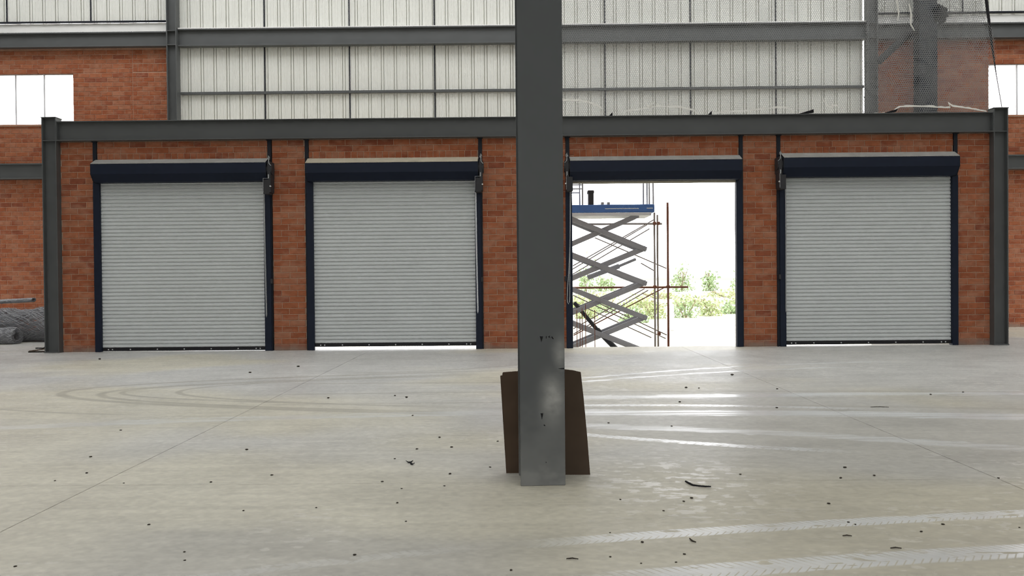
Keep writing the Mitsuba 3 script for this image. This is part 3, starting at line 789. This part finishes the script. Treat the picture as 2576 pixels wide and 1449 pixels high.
strip([(0.62, 4.60), (0.86, 4.58), (1.18, 4.565), (1.36, 4.53), (1.52, 4.465), (1.60, 4.41), (1.57, 4.27)], 0.022, "plastic_film", "white plastic film strip on the beam next to the foreground column")
strip([(1.98, 4.27), (2.02, 4.36), (2.2, 4.385), (2.46, 4.43), (2.7, 4.45), (2.95, 4.44), (3.12, 4.415), (3.28, 4.36), (3.36, 4.30), (3.38, 4.26)], 0.018, "plastic_film", "arched strip of white plastic film on the beam above the open doorway")
strip([(3.66, 4.265), (3.74, 4.32), (4.3, 4.355), (4.6, 4.39), (5.0, 4.41), (5.14, 4.33), (5.15, 4.26)], 0.016, "plastic_film", "long low white plastic film strip above the pier right of the doorway")
strip([(5.66, 4.57), (5.73, 4.46), (5.80, 4.415), (5.88, 4.395), (5.84, 4.43), (5.93, 4.43), (5.95, 4.38), (5.96, 4.26)], 0.016, "plastic_film", "small twisted strip of white plastic film left of the dark netted wall")
strip([(6.42, 4.255), (6.9, 4.27), (7.02, 4.36), (7.10, 4.40), (7.35, 4.40), (7.8, 4.385), (8.02, 4.37), (7.98, 4.46), (8.06, 4.39), (8.5, 4.335), (8.68, 4.30), (8.7, 4.26)], 0.018, "plastic_film", "long white plastic film strip on the beam below the double netting")
strip([(2.40, 4.56), (2.425, 4.47), (2.45, 4.44), (2.50, 4.47), (2.56, 4.52)], 0.02, "plastic_film", "small knot of white plastic film tied in the netting above the doorway")

for pts, t in (([[7.02, 15.5, 6.6], [7.04, 15.5, 6.35], [7.07, 15.5, 6.12], [7.05, 15.5, 5.98]], "left of the dark netted column"), ([[7.26, 15.5, 6.3], [7.30, 15.5, 6.1], [7.29, 15.5, 5.92], [7.36, 15.5, 5.80]], "touching the dark netted column")):
    put("plastic_film", MB().path(pts, [0.010, 0.018, 0.014, 0.006], 5), "film_white", label=f"torn white plastic strip hanging on the double netting, {t}", cat="plastic film", group="plastic film strips on the netting")
lm = trimesh.creation.icosphere(3, 1.0)
lm.vertices *= (0.25 + 1.5 * meshkit.fbm(lm.vertices * 4.0, 4, 4))[:, None]
lm.vertices = lm.vertices * [0.13, 0.05, 0.16] + [8.0, 15.84, 6.20]
put("netting_bundle", lm, "post_paint", label="dark crumpled bundle caught high on the double netting", cat="netting")


def scrap(pts, label):
    p = np.array(pts, float)
    v = np.vstack([np.column_stack([p[:, 0], np.full(3, 15.42), p[:, 1]]), np.column_stack([p[:, 0], np.full(3, 15.47), p[:, 1]])])
    put("sheet_scrap", MB().add(v, [[0, 1, 2], [3, 5, 4], [0, 3, 4], [0, 4, 1], [1, 4, 5], [1, 5, 2], [2, 5, 3], [2, 3, 0]]), "marking_paint", label=label, cat="scrap", group="dark scraps sticking up from the beam")


scrap([(1.68, 4.25), (1.775, 4.25), (1.775, 4.345)], "small dark triangular scrap on the beam, nearest the foreground column")
scrap([(3.50, 4.25), (3.60, 4.25), (3.60, 4.35)], "small dark triangular scrap on the beam, above the middle of the open doorway")
scrap([(5.10, 4.25), (5.47, 4.36), (5.47, 4.30)], "dark slanted scrap on the beam above the left end of the rightmost shutter")
scrap([(6.66, 4.25), (7.02, 4.355), (6.98, 4.30)], "dark slanted scrap on the beam at the foot of the double netting")

# ------------------------------------------------------------------ litter on the floor


def pebble(seed):
    r = np.random.default_rng(seed)
    m = trimesh.creation.icosphere(1, 1.0)
    m.vertices *= (0.75 + 0.5 * meshkit.noise(m.vertices * 1.7 + seed * 3, seed))[:, None]
    m.vertices[:, 2] = m.vertices[:, 2] * 0.5
    m.vertices[:, 2] -= m.vertices[:, 2].min()
    return mikit.ply(m, "debris_dark", smooth=False)


PEB = [pebble(s) for s in range(4)]
LEFT = [(-1.23, 9.14), (-1.01, 7.92), (-0.65, 6.82), (-0.52, 6.42), (-0.78, 6.36), (-0.17, 6.64), (-0.9, 6.02), (-0.46, 5.54), (-0.2, 5.73), (-0.88, 5.34), (-0.73, 5.16), (-0.47, 5.22), (-0.71, 4.83), (-0.61, 4.46), (-0.04, 3.7), (-1.38, 9.29),
        (-7.01, 13.92), (-3.78, 11.72), (-3.3, 12.48), (-3.48, 7.26), (-3.18, 6.16), (-3.04, 5.43), (-2.94, 5.64), (-2.55, 5.35), (-1.99, 5.36), (-1.65, 5.54), (-2.09, 6.38), (-1.56, 4.69), (-1.16, 4.74), (-1.98, 4.43), (-1.61, 3.98), (-1.56, 3.86),
        (-2.31, 3.79), (-0.78, 3.92), (-2.09, 9.14)]
RIGHT = [(4.9, 9.22), (2.54, 8.22), (2.2, 5.64), (1.45, 5.47), (4.46, 9.05), (3.05, 5.32), (2.81, 10.98), (2.3, 5.41), (2.06, 5.35), (1.76, 4.75), (1.73, 4.39), (1.75, 4.35), (2.2, 4.34), (2.03, 4.22), (2.56, 4.28), (0.59, 4.87), (1.01, 4.89),
         (0.95, 4.82), (0.8, 4.63), (0.6, 4.08), (0.42, 3.87), (0.77, 3.9), (0.71, 3.79), (0.55, 3.78), (0.46, 4.24), (1.96, 9.76), (2.1, 9.72), (2.97, 9.59), (0.8, 7.44), (1.33, 7.26), (1.67, 8.65)]
ORD = ["first", "second", "third", "fourth", "fifth", "sixth", "seventh", "eighth", "ninth", "tenth", "eleventh", "twelfth", "thirteenth", "fourteenth", "fifteenth", "sixteenth"]
zones = {}
for x, y in LEFT + RIGHT:
    a = "left of the left joint" if x < -2.71 else "between left joint and column" if x < 0.15 else "between column and right joint" if x < 3.04 else "right of the right joint"
    b = "nearer than the column" if y < 5.2 else "level with the column" if y < 6.1 else "beyond the column" if y < 8.0 else "far beyond the column"
    zones.setdefault((a, b), []).append((x, y))
for (a, b), pts in zones.items():
    for i, (x, y) in enumerate(sorted(pts, key=lambda q: q[0] / q[1])):
        s = y / 2100 * rng.uniform(2.0, 3.6)
        put("stone_chip", PEB[rng.integers(4)], None, label=f"dark stone chip {a}, {b}, {ORD[i]} from left", cat="stone chip", group="stone chips scattered on the floor",
            to_world=T().translate([x, y, -0.001]).rotate([0, 0, 1], float(rng.uniform(0, 360))).scale([s * 1.25, s, s]))


def leaf(cx, cy, a, L=0.026):
    t = np.linspace(-1, 1, 7)
    wd = 0.42 * np.sqrt(np.maximum(0, 1 - t**2)) + 0.02
    v = np.vstack([np.column_stack([t * L, wd * L, 0.008 + 0.012 * t**2]), np.column_stack([t * L, -wd * L, 0.004 + 0.016 * t**2])])
    v = np.vstack([v, v - [0, 0, 0.003]])
    j = np.arange(6)
    f = np.vstack([np.stack([j + 7, j + 8, j + 1, j], 1), np.stack([j + 14, j + 15, j + 22, j + 21], 1), np.stack([j, j + 1, j + 15, j + 14], 1), np.stack([j + 21, j + 22, j + 8, j + 7], 1)])
    R = np.array([[math.cos(a), -math.sin(a), 0], [math.sin(a), math.cos(a), 0], [0, 0, 1]])
    return MB().add(v @ R.T + [cx, cy, 0], f)


put("dry_leaf", leaf(-0.775, 5.885, 0.2), "marking_paint", label="curled dark dry leaf on the floor left of the column, the farther of two", cat="leaf")
put("dry_leaf", leaf(-0.748, 5.825, -0.6, 0.022), "marking_paint", label="curled dark dry leaf on the floor left of the column, the nearer of two", cat="leaf")
put("twig", MB().path([[1.050, 5.268, 0.008], [1.060, 5.235, 0.007], [1.078, 5.18, 0.006], [1.115, 5.155, 0.006], [1.150, 5.145, 0.006], [1.180, 5.134, 0.007]], [0.005, 0.006, 0.0055, 0.005, 0.005, 0.004], 6), "marking_paint", label="bent black twig on the floor right of the column", cat="twig")
put("twig", MB().path([[0.840, 4.12, 0.006], [0.846, 4.09, 0.004], [0.860, 4.07, 0.004]], [0.003, 0.004, 0.0025], 6), "debris_dark", label="short bent twig beside the nearest tyre track", cat="twig")
for a, b, t in (((3.458, 8.213), (3.633, 8.204), "far out on the right, below the rightmost door"), ((1.607, 4.151), (1.652, 4.150), "between the two treaded tyre tracks"), ((1.758, 3.958), (1.810, 3.957), "just above the nearest tyre track"), ((0.214, 3.837), (0.269, 3.836), "in front of the column")):
    put("splinter", MB().path([[a[0], a[1], 0.005], [(a[0] + b[0]) / 2, a[1] + 0.006, 0.006], [b[0], b[1], 0.004]], [0.0025, 0.0035, 0.002], 5), "debris_dark", label=f"thin dark splinter on the floor {t}", cat="splinter")

# ------------------------------------------------------------------ the yard behind the open door
put("ground", MB().add([[-250, AY, -1.2], [250, AY, -1.2], [250, 600, -1.2], [-250, 600, -1.2]], [[0, 1, 2, 3]]), "ground_soil", label="pale bare ground of the yard outside", cat="ground", kind="structure")

sl = thing("scissor_lift", "raised scissor lift with blue platform standing outside the open doorway", "scissor lift")
LX, LS, LY0, LY1 = 1.825, 0.93, 18.15, 18.85
levels = [2.63, 1.918, 1.170, 0.422, -0.326, -0.86]


def arm(p, q, y, th=0.105, dp=0.05):
    p, q = np.array(p, float), np.array(q, float)
    L = np.linalg.norm(q - p)
    m = cbox(-0.05, L + 0.05, -dp / 2, dp / 2, -th / 2, th / 2, 0.008)
    m.apply_transform(trimesh.transformations.rotation_matrix(-math.atan2(q[1] - p[1], q[0] - p[0]), [0, 1, 0]))
    m.apply_translation([p[0], y, p[1]])
    return m


for a, b in zip(levels, levels[1:]):
    for y0 in (LY0, LY1):
        s = 0.06 if y0 == LY0 else -0.06
        ins = 0.16 if a == levels[0] else 0.0
        put("arm", arm((LX - LS + ins, a), (LX + LS, b), y0), "lift_grey", sl)
        put("arm", arm((LX + LS - ins, a), (LX - LS, b), y0 + s), "lift_grey", sl)
for a, b in zip(levels, levels[1:]):
    for x, z in ((LX, (a + b) / 2), (LX + LS, b), (LX - LS, b)):
        put("pivot_pin", MB().bars([[x, LY0 - 0.05, z]], [[x, LY1 + 0.05, z]], 0.026, 10), "lift_grey", sl)
put("cylinder", MB().bars([[1.55, 18.5, 1.30]], [[2.25, 18.5, 1.55]], 0.055, 10).bars([[2.25, 18.5, 1.55]], [[2.62, 18.5, 1.70]], 0.03, 8), "lift_grey", sl)
put("cylinder", MB().bars([[1.25, 18.5, 0.75]], [[1.75, 18.5, 0.15]], 0.045, 10).bars([[1.75, 18.5, 0.15]], [[2.3, 18.5, -0.42]], 0.06, 8), "dark_plastic", sl, label="dark hydraulic cylinder")
pl = put("platform", MB().cbox(0.62, 2.965, 18.05, 18.95, 2.70, 2.872, 0.01), "lift_blue", sl, label="blue platform deck")
put("skirt", MB().cbox(0.66, 2.90, 18.045, 18.955, 2.635, 2.70, 0.006), "aluminium", sl)
put("stripe", MB().cbox(1.90, 2.63, 18.046, 18.06, 2.775, 2.792, 0.001).cbox(2.80, 2.93, 18.046, 18.06, 2.776, 2.795, 0.001), "aluminium", pl)
for x in (0.68, 1.42, 2.86, 2.945):
    for y in (18.08, 18.92):
        put("rail_post", MB().bars([[x, y, 2.86]], [[x, y, 3.95]], 0.016, 8), "lift_grey", sl)
for y in (18.08, 18.92):
    for z in (3.22, 3.31, 3.55, 3.93):
        put("guard_rail", MB().bars([[0.68, y, z]], [[1.42 if z < 3.5 else 2.945, y, z]], 0.013, 8), "lift_grey", sl)
put("control_box", MB().cbox(1.55, 1.66, 18.10, 18.28, 2.86, 3.19, 0.012).cbox(1.535, 1.67, 18.09, 18.29, 3.12, 3.19, 0.01), "dark_plastic", sl, label="dark control box on the platform")
for x in (1.85, 1.98):
    put("toe_clip", MB().cbox(x - 0.03, x + 0.03, 18.06, 18.16, 2.865, 2.93, 0.01), "lift_grey", sl)
put("chassis", MB().cbox(0.72, 2.94, 18.1, 18.9, -1.05, -0.84, 0.02), "lift_blue", sl)
for x in (0.95, 2.7):
    for y in (18.08, 18.92):
        put("wheel", MB().bars([[x, y - 0.06, -1.04]], [[x, y + 0.06, -1.04]], 0.165, 18), "black_rubber", sl)

sc = thing("scaffold", "slim tube scaffold with rusty uprights standing behind the scissor lift", "scaffold")
for x, y, z0, z1, mat, rr in ((3.20, 19.5, -1.2, 2.80, "scaffold_steel", 0.021), (3.287, 19.6, -1.2, 2.755, "scaffold_steel", 0.021), (3.51, 19.5, -1.2, 3.03, "rust_steel", 0.024), (0.62, 19.5, -1.2, 2.8, "rust_steel", 0.024), (0.62, 20.1, -1.2, 2.8, "rust_steel", 0.024)):
    put("upright", MB().bars([[x, y, z0]], [[x, y, z1]], rr, 8), mat, sc)
for z, x1, mat in ((1.07, 3.97, "rust_steel"), (2.55, 3.37, "scaffold_steel")):
    put("ledger", MB().bars([[0.55, 19.47, z]], [[x1, 19.47, z - 0.01]], 0.022, 8), mat, sc)
DIAG = [((3.2, 2.643), (1.292, 1.576)), ((3.096, 2.431), (1.291, 1.381)), ((3.05, 2.53), (1.291, 1.50)), ((1.826, 2.239), (3.507, 1.501)), ((3.504, 1.093), (1.298, -0.049)), ((3.059, 0.995), (1.30, -0.02)), ((2.98, 1.03), (1.30, 0.10)),
        ((1.305, 0.889), (3.477, -0.151)), ((1.306, 0.982), (3.478, -0.058)), ((1.304, 0.732), (3.125, -0.12)), ((2.90, 1.63), (3.24, 1.43))]
for i, (p, q) in enumerate(DIAG):
    y = 19.53 + 0.05 * (i % 4)
    put("brace", MB().bars([[p[0], y, p[1]]], [[q[0], y, q[1]]], 0.013, 6), "rust_steel" if i in (4,) else "scaffold_steel", sc)
for x, z in ((3.2, 2.55), (3.287, 2.55), (3.2, 1.07), (3.51, 1.07), (3.29, -0.02)):
    put("coupler", MB().cbox(x - 0.035, x + 0.035, 19.44, 19.54, z - 0.035, z + 0.035, 0.008), "rust_steel", sc)
for x, z1, nth in ((1.236, 0.62, "first"), (1.345, 0.66, "third"), (1.419, 0.74, "fourth"), (1.611, 0.62, "fifth"), (1.30, 0.5, "second")):
    put("starter_bar", MB().bars([[x, 17.5, -1.2]], [[x, 17.5, z1]], 0.008, 6), "rust_steel", label=f"thin rusty upright steel bar before the scissor lift, {nth} from the left door jamb", cat="steel bar", group="steel bars in front of the scissor lift")
put("marker_post", MB().cbox(7.15 - 0.12, 7.15 + 0.12, 38.9, 39.14, -1.2, 0.05, 0.02), "chain_white", label="short white post in the grass outside", cat="post")


def bush(name, x, y, w, h, nl, leaf_size, seed, mat, label, group):
    r = np.random.default_rng(seed)
    n = nl
    u = r.normal(size=(n, 3))
    u /= np.linalg.norm(u, axis=1, keepdims=True)
    u[:, 2] = np.abs(u[:, 2])
    rad = r.uniform(0.45, 1.0, n)
    lump = 0.55 + 0.9 * meshkit.noise(u * 2.2 + seed, seed)
    c = u * (rad * lump)[:, None] * [w / 2, w / 3, h] + [x, y, -1.2]
    a, b = r.normal(size=(n, 3)), r.normal(size=(n, 3))
    a *= leaf_size / np.linalg.norm(a, axis=1, keepdims=True)
    b *= 0.6 * leaf_size / np.linalg.norm(b, axis=1, keepdims=True)
    v = np.stack([c - a, c + b, c + a, c - b], 1).reshape(-1, 3)
    k = thing(name, label, "bush", group)
    put("foliage", MB().add(v, np.arange(4 * n).reshape(-1, 4)), mat, k, kind="stuff")
    stem = MB()
    for _ in range(5):
        q = r.uniform(-0.3, 0.3, 2) * w
        stem.bars([[x, y, -1.25]], [[x + q[0], y + q[1] * 0.5, -1.2 + 0.7 * h]], 0.02 + 0.01 * w, 5)
    put("stem", stem, "bark", k)


WHERE = ["right behind the scaffold's upright", "between the marker post and the horizon trees", "in the middle of the doorway's view", "towards the doorway's right edge", "at the doorway's right edge", "seen through the scissor lift's arms", "seen through the scaffold braces"]
for i, (x, y, w, h) in enumerate(((6.4, 46, 1.9, 0.9), (8.1, 50, 1.9, 1.25), (10.2, 51, 2.0, 1.35), (12.2, 53, 1.8, 1.0), (14.2, 56, 1.6, 0.75), (4.2, 51, 1.8, 0.9), (6.2, 59, 2.2, 1.3))):
    bush("bush", x, y, w, h, 420, 0.10, 40 + i, "leaf_green" if i % 2 == 0 else "leaf_lime", f"leafy green bush in the yard, {WHERE[i]}", "bushes in the yard")
WHERE = ["a little right of the rusty upright", "small and round, further right", "low and wide near the doorway's right edge", "seen through the scissor lift's upper arms", "low and wide behind the scissor lift", "at the doorway's right edge"]
for i, (x, y, w, h) in enumerate(((27.5, 140, 4.6, 4.8), (33.6, 146, 3.0, 4.4), (37.4, 138, 4.8, 3.4), (11.5, 140, 4.0, 5.2), (16, 152, 4.5, 3.0), (43.5, 155, 3.4, 2.6))):
    bush("far_bush", x, y, w, h, 380, 0.28, 60 + i, "leaf_green", f"tree far out on the horizon, {WHERE[i]}", "trees on the horizon")
WHERE = ["low behind the scissor lift", "just left of the rusty upright's foot", "behind the row of green bushes", "near the doorway's right edge", "far back behind the scissor lift", "far back in the doorway's middle", "far back near the doorway's right edge"]
for i, (x, y, w, h) in enumerate(((5, 66, 4.5, 0.8), (10, 68, 4.5, 0.8), (15, 71, 4.5, 0.8), (20.5, 75, 5, 0.9), (8, 90, 7, 1.0), (16, 95, 7, 1.0), (25, 100, 7, 1.0))):
    bush("weed_patch", x, y, w, h, 420, 0.16, 80 + i, "leaf_lime", f"patch of tall yellow green weeds outside, {WHERE[i]}", "weeds in the yard")
